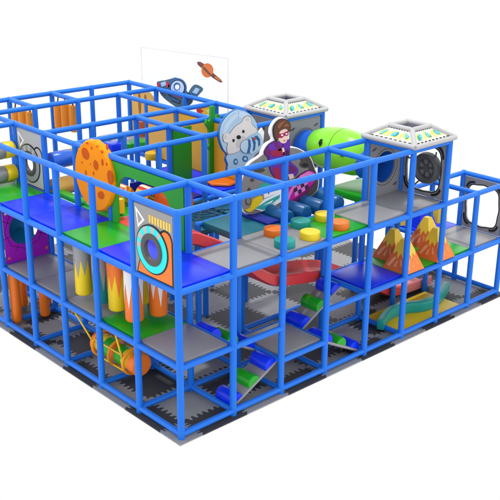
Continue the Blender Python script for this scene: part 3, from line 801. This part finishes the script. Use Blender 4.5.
# ------------------------------------------------------------------ roller ramps
def ramp(i0, i1, j0, j1, z0, z1, cols, lab):
    t = thing('roller_ramp', (i0,(j0+j1)/2,min(z0,z1)), lab, 'foam ramp', 'sloping ramps with foam rollers')
    b = B(); th = .05
    vs = [(i0,j0,z0),(i1,j0,z1),(i1,j1,z1),(i0,j1,z0)]; vs += [(x,y,z-th) for x,y,z in vs]
    b.add(vs, [(0,1,2,3),(7,6,5,4),(0,4,5,1),(1,5,6,2),(2,6,7,3),(3,7,4,0)], GREY); b.build('board', t, bevel=.008)
    for k, m in enumerate(cols):
        f = .14+.36*k; x = i0+(i1-i0)*f; z = z0+(z1-z0)*f; r = .125; sl = math.atan2(z1-z0, i1-i0)
        rings = []
        for yy, q in ((j0+.01,.93),(j0+.03,1),(j1-.03,1),(j1-.01,.93)):
            prof = []
            for a in range(13):
                an = PI*a/12; px_, pz_ = r*q*math.cos(an), r*q*math.sin(an)*1.05
                prof.append((x+px_*math.cos(sl)-pz_*math.sin(sl), yy, z+px_*math.sin(sl)+pz_*math.cos(sl)))
            rings.append(prof)
        b = B(); b.loft(rings, m, True, True, True); b.build('roller', t)
H = L1/2
ramp(1.02,2.0,.07,.46,.07,H,(BLUE,GREEN,BLUE),'ramp with blue, green and blue rollers climbing from the floor at the front')
ramp(1.0,1.98,.55,.95,L1,H,(BLUE,GREEN,BLUE),'ramp with rollers sloping down from the grey corner deck to the half height deck')
ramp(3.0,4.0,.55,.95,H,L1,(BLUE,GREEN,BLUE),'ramp with rollers climbing from the half height deck to the blue deck')
ramp(3.02,3.98,.07,.46,H,.07,(BLUE,GREEN,BLUE),'ramp with rollers sloping down to the floor below the blue lower deck')

# ------------------------------------------------------------------ blue roller row, net
for k, (i, lab) in enumerate(((3.22,'blue foam roller at the left end of the row below the rocket'),(3.64,'second blue foam roller from the left below the rocket'),(4.05,'third blue foam roller from the left, beneath the rocket nose'),(4.46,'blue foam roller at the right end of the row'))):
    z = L2+.06; r = .145
    b = B(); b.tube([(i,1.10,z),(i,1.13,z),(i,1.86,z),(i,1.89,z)], [r*.85,r,r,r*.85], OCEAN, 20)
    tag(b.build('blue_roller'), lab, 'roller', 'row of blue foam rollers')
b = B(); b.box((2.72,1.08,L2+DT),(2.98,1.9,L2+.11), NAVY); tag(b.build('step_pad', bevel=.012), 'dark blue pad at the left end of the blue roller row', 'pad')
def net():
    t = thing('climbing_net', (2.5,2.5,L2), 'dark blue spider web climbing net stretched above a teal pad', 'net')
    m = mat('net_rope', (34, 60, 96), .7)
    b = B(); c = (2.5,2.5,L2+.02)
    for k in range(8):
        a = 2*PI*k/8; l = .47/max(abs(math.cos(a)), abs(math.sin(a)))
        b.tube([c,(2.5+l*math.cos(a),2.5+l*math.sin(a),L2+.06)], .012, m, 6)
    for r in (.14,.27,.40):
        pts = [(2.5+r*math.cos(2*PI*k/8),2.5+r*math.sin(2*PI*k/8),L2+.03) for k in range(9)]; b.tube(pts, .010, m, 6)
    b.build('web', t)
    b = B(); b.box((2.03,2.05,L2-.24),(2.97,2.9,L2-.14), LAGO); tag(b.build('teal_pad', bevel=.02), 'teal blue pad below the spider web climbing net', 'pad')
    b = B(); b.box((2.05,2.92,L2-.5),(2.95,2.97,L2+.02), LAGO); tag(b.build('teal_board', bevel=.01), 'steel blue board behind the spider web climbing net', 'panel')
net()

# ------------------------------------------------------------------ slide, hoods
def slide():
    path = [(1.05,2.46),(1.2,2.43),(1.35,2.36),(1.7,2.17),(2.07,1.93),(2.35,1.66),(2.65,1.42),(3.0,1.24),(3.5,1.14),(4.2,1.02),(4.7,.88),(5.2,.64),(5.7,.36),(6.1,.17),(6.5,.10),(7.3,.08)]
    # smooth
    P = []
    for k in range(len(path)-1):
        p0, p1, p2, p3 = [Vector(path[max(0, min(len(path)-1, k+d))]) for d in (-1,0,1,2)]
        for s in range(4):
            u = s/4; P.append(.5*((2*p1)+(-p0+p2)*u+(2*p0-5*p1+4*p2-p3)*u*u+(-p0+3*p1-3*p2+p3)*u*u*u))
    P.append(Vector(path[-1]))
    t = thing('wavy_slide', (1.05,1.4,0), 'long wavy red slide dropping from the upper deck to the floor at the right', 'slide')
    def sec(x, z, h=.15):
        j0, j1 = 1.10, 1.68
        pr_ = [(j0,h),(j0-.02,h+.025),(j0-.045,h),(j0-.04,-.02),(j0+.05,-.06),(j1-.05,-.06),(j1+.04,-.02),(j1+.045,h),(j1+.02,h+.025),(j1,h),(j1-.03,.06),(j1-.10,0),(j0+.10,0),(j0+.03,.06)]
        return [(x,a,z+c) for a, c in pr_]
    cut = [k for k, p in enumerate(P) if p.x > 6.35][0]
    b = B(); b.loft([sec(p.x,p.y) for p in P[:cut+1]], RED, True); b.build('chute', t)
    b = B(); b.loft([sec(p.x,p.y,.15) for p in P[cut:]], PINK, True); b.build('run_out', t)
slide()
def hood(i, j0, j1, r, h, mats_, lab, name='striped_hood', group='striped hoods at the slide top'):
    b = B(); n = 12
    for k in range(n):
        m = mats_[k % len(mats_)]
        qs = []
        for a in (PI*k/n, PI*(k+1)/n):
            for rr in (r, r-.07): qs.append((i+rr*math.cos(a), h+rr*1.8*math.sin(a)))
        o0, i0_, o1, i1_ = qs
        b.prism([o0,o1,i1_,i0_], 'y', j0, j1, m)
    tag(b.build(name), lab, 'hood', group)
z0 = L2+DT
hood(1.60,3.40,3.66,.20,z0,(YEL,POR,PALE,POR),'striped yellow and orange hood over the red deck, left of the two')
hood(1.86,3.06,3.32,.20,z0,(YEL,POR,PALE,PRED),'striped yellow and orange hood over the red deck, right of the two')
hood(2.12,2.55,3.0,.26,z0,(TERRA,),'plain terracotta hood beside the green arch foot','terracotta_hood',None)
b = B()
for k in range(6): b.box((1.12+.0,3.05+.1*k,L2+.10),(1.30,3.15+.1*k,L2+.34-.02*k), (YEL,POR)[k % 2])
tag(b.build('striped_block'), 'striped yellow and orange foam block below the cratered disc', 'foam block')

# ------------------------------------------------------------------ crawl tube
def tube():
    t = thing('crawl_tube', (5.5,2.1,L2+.1), 'bulging lime green crawl tube with blue collars between two grey boards', 'crawl tube')
    z = L2+.57; x = 5.5
    prof = [(2.62,.34),(2.56,.41),(2.4,.455),(2.2,.48),(2.0,.485),(1.8,.475),(1.6,.44),(1.45,.38),(1.36,.30)]
    lift = .10; b = B(); b.tube([(x,j,z+lift*math.sin(PI*k/8)) for k, (j, r) in enumerate(prof)], [r*.86 for j, r in prof], LIME, 36, caps=False); b.build('capsule', t)
    b = B(); b.tube([(x,2.97,z),(x,2.6,z)], .32, TUBE, 32, caps=False); b.tube([(x,2.97,z),(x,2.6,z)], .30, TUBE, 32, caps=False); b.build('collar', t)
    b = B(); b.tube([(x,1.42,z),(x,1.02,z)], .31, TUBE, 32, caps=False); b.tube([(x,1.42,z),(x,1.02,z)], .29, TUBE, 32, caps=False); b.build('collar', t)
    b = B(); b.tube([(x,2.005,z+lift),(x,1.995,z+lift)], .421, mat('lime_seam', (70, 120, 24), .5), 36, caps=False); b.build('seam', t)
    # small dark vent and a window on the left flank
    b = B(); q = px(321,143,'x',5.13)
    w = .04; b.prism([(q[0]-w,q[1]),(q[0],q[1]+.075),(q[0]+w,q[1]),(q[0],q[1]-.075)], 'x', 5.10, 5.2, mat('vent_dark', (28, 52, 34), .6)); b.build('vent', t)
    b = B(); q = px(342,153,'x',5.1); b.prism(ell((q[0],q[1]-.02), .045, .05, 12), 'x', 5.085, 5.16, DGREY); b.build('porthole', t)
tube()

# ------------------------------------------------------------------ grey boards under the roofs
def holeboard(ax, d, a0, a1, z0, z1, c, R, label, name='hole_board', n=40, mat_=BOARD2, octo=False, wave=0.0):
    t = thing(name, ((d,(a0+a1)/2,z0) if ax == 'x' else ((a0+a1)/2,d,z0)), label, 'panel')
    ph = PI/8 if octo else 0
    N = 8 if octo else n
    hole, out = [], []
    for k in range(n):
        a = 2*PI*k/n
        dx, dy = math.cos(a), math.sin(a); lim = []
        if dx > 1e-6: lim.append((a1-c[0])/dx)
        if dx < -1e-6: lim.append((a0-c[0])/dx)
        if dy > 1e-6: lim.append((z1-c[1])/dy)
        if dy < -1e-6: lim.append((z0-c[1])/dy)
        l = min(lim); out.append((c[0]+dx*l, c[1]+dy*l))
        r = R if not octo else R/(abs(dx)**3.6+abs(dy)**3.6)**(1/3.6)
        hole.append((c[0]+dx*r, c[1]+dy*r*(1.12 if octo else 1)))
    for cn in ((a0,z0),(a0,z1),(a1,z0),(a1,z1)):
        k = round(math.atan2(cn[1]-c[1], cn[0]-c[0])/(2*PI)*n) % n; out[k] = cn
    if octo:
        hole = [(c[0]+(p[0]-c[0])*(1+wave*math.cos(8*2*PI*k/n)), c[1]+(p[1]-c[1])*(1+wave*math.cos(8*2*PI*k/n))) for k, p in enumerate(hole)]
    b = B(); b.prism(out, ax, d, d+.04, mat_, hole); b.build('board', t)
    b = B()
    g = lambda s: [(c[0]+(p[0]-c[0])*s, c[1]+(p[1]-c[1])*s) for p in hole]
    if octo:
        h1, h2 = g(1.05), g(1.0)
        b.prism(h1, ax, d-.005, d, BLACK, h2)
        for k in range(0, n, n//4):          # thick corner wedges of the printed edging
            for s in range(k+n//10, k+n//10+n//12):
                q = (s+1) % n; o1, o2 = g(1.19), g(1.09)
                b.prism([o1[s % n],o1[q],o2[q],o2[s % n]], ax, d-.005, d, BLACK)
    else:
        b.prism(g(1.17), ax, d-.005, d, DGREY, g(1.13))
        for (sx, sz) in ((.12,.86),(.86,.86),(.14,.12),(.86,.14)):
            u, v = a0+(a1-a0)*sx, z0+(z1-z0)*sz
            b.prism([(u-.07,v-.012),(u+.02,v+.03),(u+.07,v+.02),(u+.0,v-.03)], ax, d-.005, d, DGREY)
    b.build('printed_edging', t)
    return t
zc = L2+.57
holeboard('y',2.98,5.07,5.93,L2+DT,L3-.06,(5.5,zc),.30,'grey board behind the rider that holds the blue tube collar under the farther roof')
holeboard('y',.98,5.07,5.93,L2+DT,L3-.06,(5.5,zc),.29,'grey board with a round blue hole under the nearer roof')
b = B(); b.box((4.98,3.07,L2+.04),(5.02,3.93,L3-.06), BOARD2); 
for (a, z) in ((3.3,L3-.3),(3.6,L3-.25),(3.75,L2+.5),(3.25,L2+.6)): b.prism(ell((a,z),.06,.05,8), 'x', 4.975, 4.98, DGREY)
tag(b.build('grey_side_board'), 'plain grey side board under the farther roof, behind the bear', 'panel')
t = holeboard('x',5.98,.07,.93,L2+DT,L3-.06,(.5,L2+.57),.37,'grey board with a wide opening and a dark wheel under the nearer roof','wheel_board',80,BOARD2,True,.012)
b = B(); c = (.43, L2+.58); n = 40
prof = [(.15,0),(.17,-.07),(.22,-.10),(.27,-.08),(.29,0),(.27,.06),(.18,.06)]
b.loft([[(6.0+d, c[0]+r*math.cos(2*PI*k/n), c[1]+r*math.sin(2*PI*k/n)) for k in range(n)] for r, d in prof], DGREY, True, True, False, True)
rim = b.build('wheel_rim', t)
b = B(); m = mat('wheel_grey', (112, 112, 114), .45)
for k in range(6):
    a = PI*k/3; a2 = a+.65
    b.prism([(c[0]+.04*math.cos(a),c[1]+.04*math.sin(a)),(c[0]+.165*math.cos(a),c[1]+.165*math.sin(a)),(c[0]+.165*math.cos(a2),c[1]+.165*math.sin(a2)),(c[0]+.04*math.cos(a2),c[1]+.04*math.sin(a2))], 'x', 5.975, 5.99, m)
b.prism(ell(c, .2, .2, 32), 'x', 5.99, 6.03, DGREY)
b.ring(c, .0, .06, 'x', 5.95, 5.975, DGREY, n=20)
b.build('wheel_blades', rim)
b = B()
for a in (.3,2.2,3.6,5.2):
    b = B(); b.tube([(6.0,c[0]+.27*math.cos(a),c[1]+.27*math.sin(a)),(6.0,.5+.40*math.cos(a),L2+.57+.41*math.sin(a))], .015, DGREY, 6); b.build('wheel_stay', t)
holeboard('x',7.98,.07,.93,L1+DT,L2-.06,(.5,L1+.57),.365,'grey board with a large rounded square opening at the far right end','opening_board',80,BOARD2,True,.022)

# ------------------------------------------------------------------ roofs
def roof(i, j, label):
    t = thing('roof_canopy', (i+.5,j+.5,L3), label, 'roof', 'white framed roofs')
    z0, z1 = L3+.075, L3+.265; o, a = .06, .26
    lo = [(i-o,j-o),(i+1+o,j-o),(i+1+o,j+1+o),(i-o,j+1+o)]; hi = [(i+a,j+a),(i+1-a,j+a),(i+1-a,j+1-a),(i+a,j+1-a)]
    b = B()
    for k in range(4):
        q = (k+1) % 4
        b.tube([(*lo[k],z0),(*lo[q],z0)], .045, OFFW, 10); b.tube([(*hi[k],z1),(*hi[q],z1)], .045, OFFW, 10); b.tube([(*lo[k],z0),(*hi[k],z1)], .045, OFFW, 10)
    b.build('roof_frame', t)
    rnd = random.Random(3)
    PC = mat('roof_print_cyan', (96, 186, 196), .45); PYL = mat('roof_print_yellow', (240, 226, 96), .45); PWH = mat('roof_print_white', (222, 224, 216), .45)
    for k in range(4):
        q = (k+1) % 4
        A, Bq, C, D_ = Vector((*lo[k],z0)), Vector((*lo[q],z0)), Vector((*hi[q],z1)), Vector((*hi[k],z1))
        nrm = (Bq-A).cross(D_-A).normalized()
        S = lambda s, v, e=0: tuple((A.lerp(Bq, s)).lerp(D_.lerp(C, s), v)+nrm*e)
        b = B(); b.add([S(0,0),S(1,0),S(1,1),S(0,1),S(0,0,-.03),S(1,0,-.03),S(1,1,-.03),S(0,1,-.03)], [(0,1,2,3),(7,6,5,4),(0,4,5,1),(1,5,6,2),(2,6,7,3),(3,7,4,0)], PWH)
        def poly(pts, m, e): b.add([S(s,v,e) for s, v in pts], [tuple(range(len(pts)))], m)
        for s in range(9):
            poly([(.07+.1*s,.14),(.13+.1*s,.14),(.135+.1*s,.215),(.075+.1*s,.205)], BLACK, .006)
            poly([(.08+.1*s,.84),(.14+.1*s,.84),(.135+.1*s,.90),(.085+.1*s,.90)], BLACK, .006)
        for s in range(3):
            cx_ = .2+.3*s
            poly([(cx_+.13*math.cos(2*PI*u/10+.2)*rnd.uniform(.6,1), 0.52+.27*math.sin(2*PI*u/10)*rnd.uniform(.7,1)) for u in range(10)], PYL, .003)
            for h in range(3):
                ox, oy = rnd.uniform(-.04,.04), rnd.uniform(-.05,.05)
                poly([(cx_+ox+.055*math.cos(2*PI*u/8)*rnd.uniform(.6,1.2), 0.52+oy+.17*math.sin(2*PI*u/8)*rnd.uniform(.6,1.2)) for u in range(8)], (PC,TEAL,PC)[h], .006+.002*h)
            poly([(cx_+.13,.25),(cx_+.19,.3),(cx_+.175,.75),(cx_+.14,.6)], PYL, .005)
        b.build('roof_panel', t)
roof(5,0,'white framed pyramid roof with patterned panels, the nearer one on the right')
roof(5,3,'white framed pyramid roof with patterned panels behind the rider cutout')

# ------------------------------------------------------------------ teal curved wall on the yellow mat
def curve():
    pts = [px(u,v,'z',.05) for u, v in ((380,330),(386,321),(396,315),(408,312),(420,311),(432,307),(441,299),(446,291))]
    P = []
    for k in range(len(pts)-1):
        p0, p1, p2, p3 = [Vector(pts[max(0, min(len(pts)-1, k+d))]) for d in (-1,0,1,2)]
        for s in range(5):
            u = s/5; P.append(.5*((2*p1)+(-p0+p2)*u+(2*p0-5*p1+4*p2-p3)*u*u+(-p0+3*p1-3*p2+p3)*u*u*u))
    P.append(Vector(pts[-1]))
    rings = []
    for k, p in enumerate(P):
        d = (P[min(k+1, len(P)-1)]-P[max(0, k-1)]).normalized(); n_ = Vector((-d.y, d.x))*.065
        h = .20
        rings.append([(p.x-n_.x,p.y-n_.y,.052),(p.x+n_.x,p.y+n_.y,.052),(p.x+n_.x,p.y+n_.y,.052+h),(p.x-n_.x,p.y-n_.y,.052+h)])
    b = B(); b.loft(rings, TEAL, False); tag(b.build('curved_wall', bevel=.012), 'low teal foam wall winding in an S over the yellow mat', 'foam wall')
curve()

# ------------------------------------------------------------------ light: bright white studio and one soft lamp
w = bpy.data.worlds.new('World'); scn.world = w; w.use_nodes = True
nt = w.node_tree; bg = nt.nodes['Background']
tc = nt.nodes.new('ShaderNodeTexCoord'); sx = nt.nodes.new('ShaderNodeSeparateXYZ'); cr = nt.nodes.new('ShaderNodeValToRGB')
mp = nt.nodes.new('ShaderNodeMath'); mp.operation = 'MULTIPLY_ADD'; mp.inputs[1].default_value = .5; mp.inputs[2].default_value = .5
el = cr.color_ramp.elements                      # strength / 2 by height: white backdrop, added unseen bright band lifts interior, softer top
el[0].position = .49; el[0].color = (.5, .5, .5, 1)
el[1].position = .56; el[1].color = (.9, .9, .9, 1)
for p_, v_ in ((.72, .85), (.88, .5)):
    e_ = el.new(p_); e_.color = (v_, v_, v_, 1)
dbl = nt.nodes.new('ShaderNodeMath'); dbl.operation = 'MULTIPLY'; dbl.inputs[1].default_value = 2
nt.links.new(tc.outputs['Generated'], sx.inputs['Vector']); nt.links.new(sx.outputs['Z'], mp.inputs[0])
nt.links.new(mp.outputs[0], cr.inputs['Fac']); nt.links.new(cr.outputs['Color'], dbl.inputs[0])
nt.links.new(dbl.outputs[0], bg.inputs['Strength']); bg.inputs['Color'].default_value = (1, 1, 1, 1)
ld = bpy.data.lights.new('key_lamp', 'AREA'); ld.shape = 'DISK'; ld.size = 1.2; ld.energy = 2900; ld.color = (1, .985, .96)
lo = bpy.data.objects.new('key_lamp', ld); COL.objects.link(lo)
lo.location = W((4.6, 4.6, 21))
lo.rotation_euler = (W((3.2,3.0,1.0))-lo.location).to_track_quat('-Z','Y').to_euler()

for o in bpy.data.objects:
    if '_o' in o: del o['_o']
scn.render.engine = 'CYCLES'
scn.view_settings.view_transform = 'Standard'; scn.view_settings.look = 'None'
scn.view_settings.exposure = 0; scn.view_settings.gamma = 1
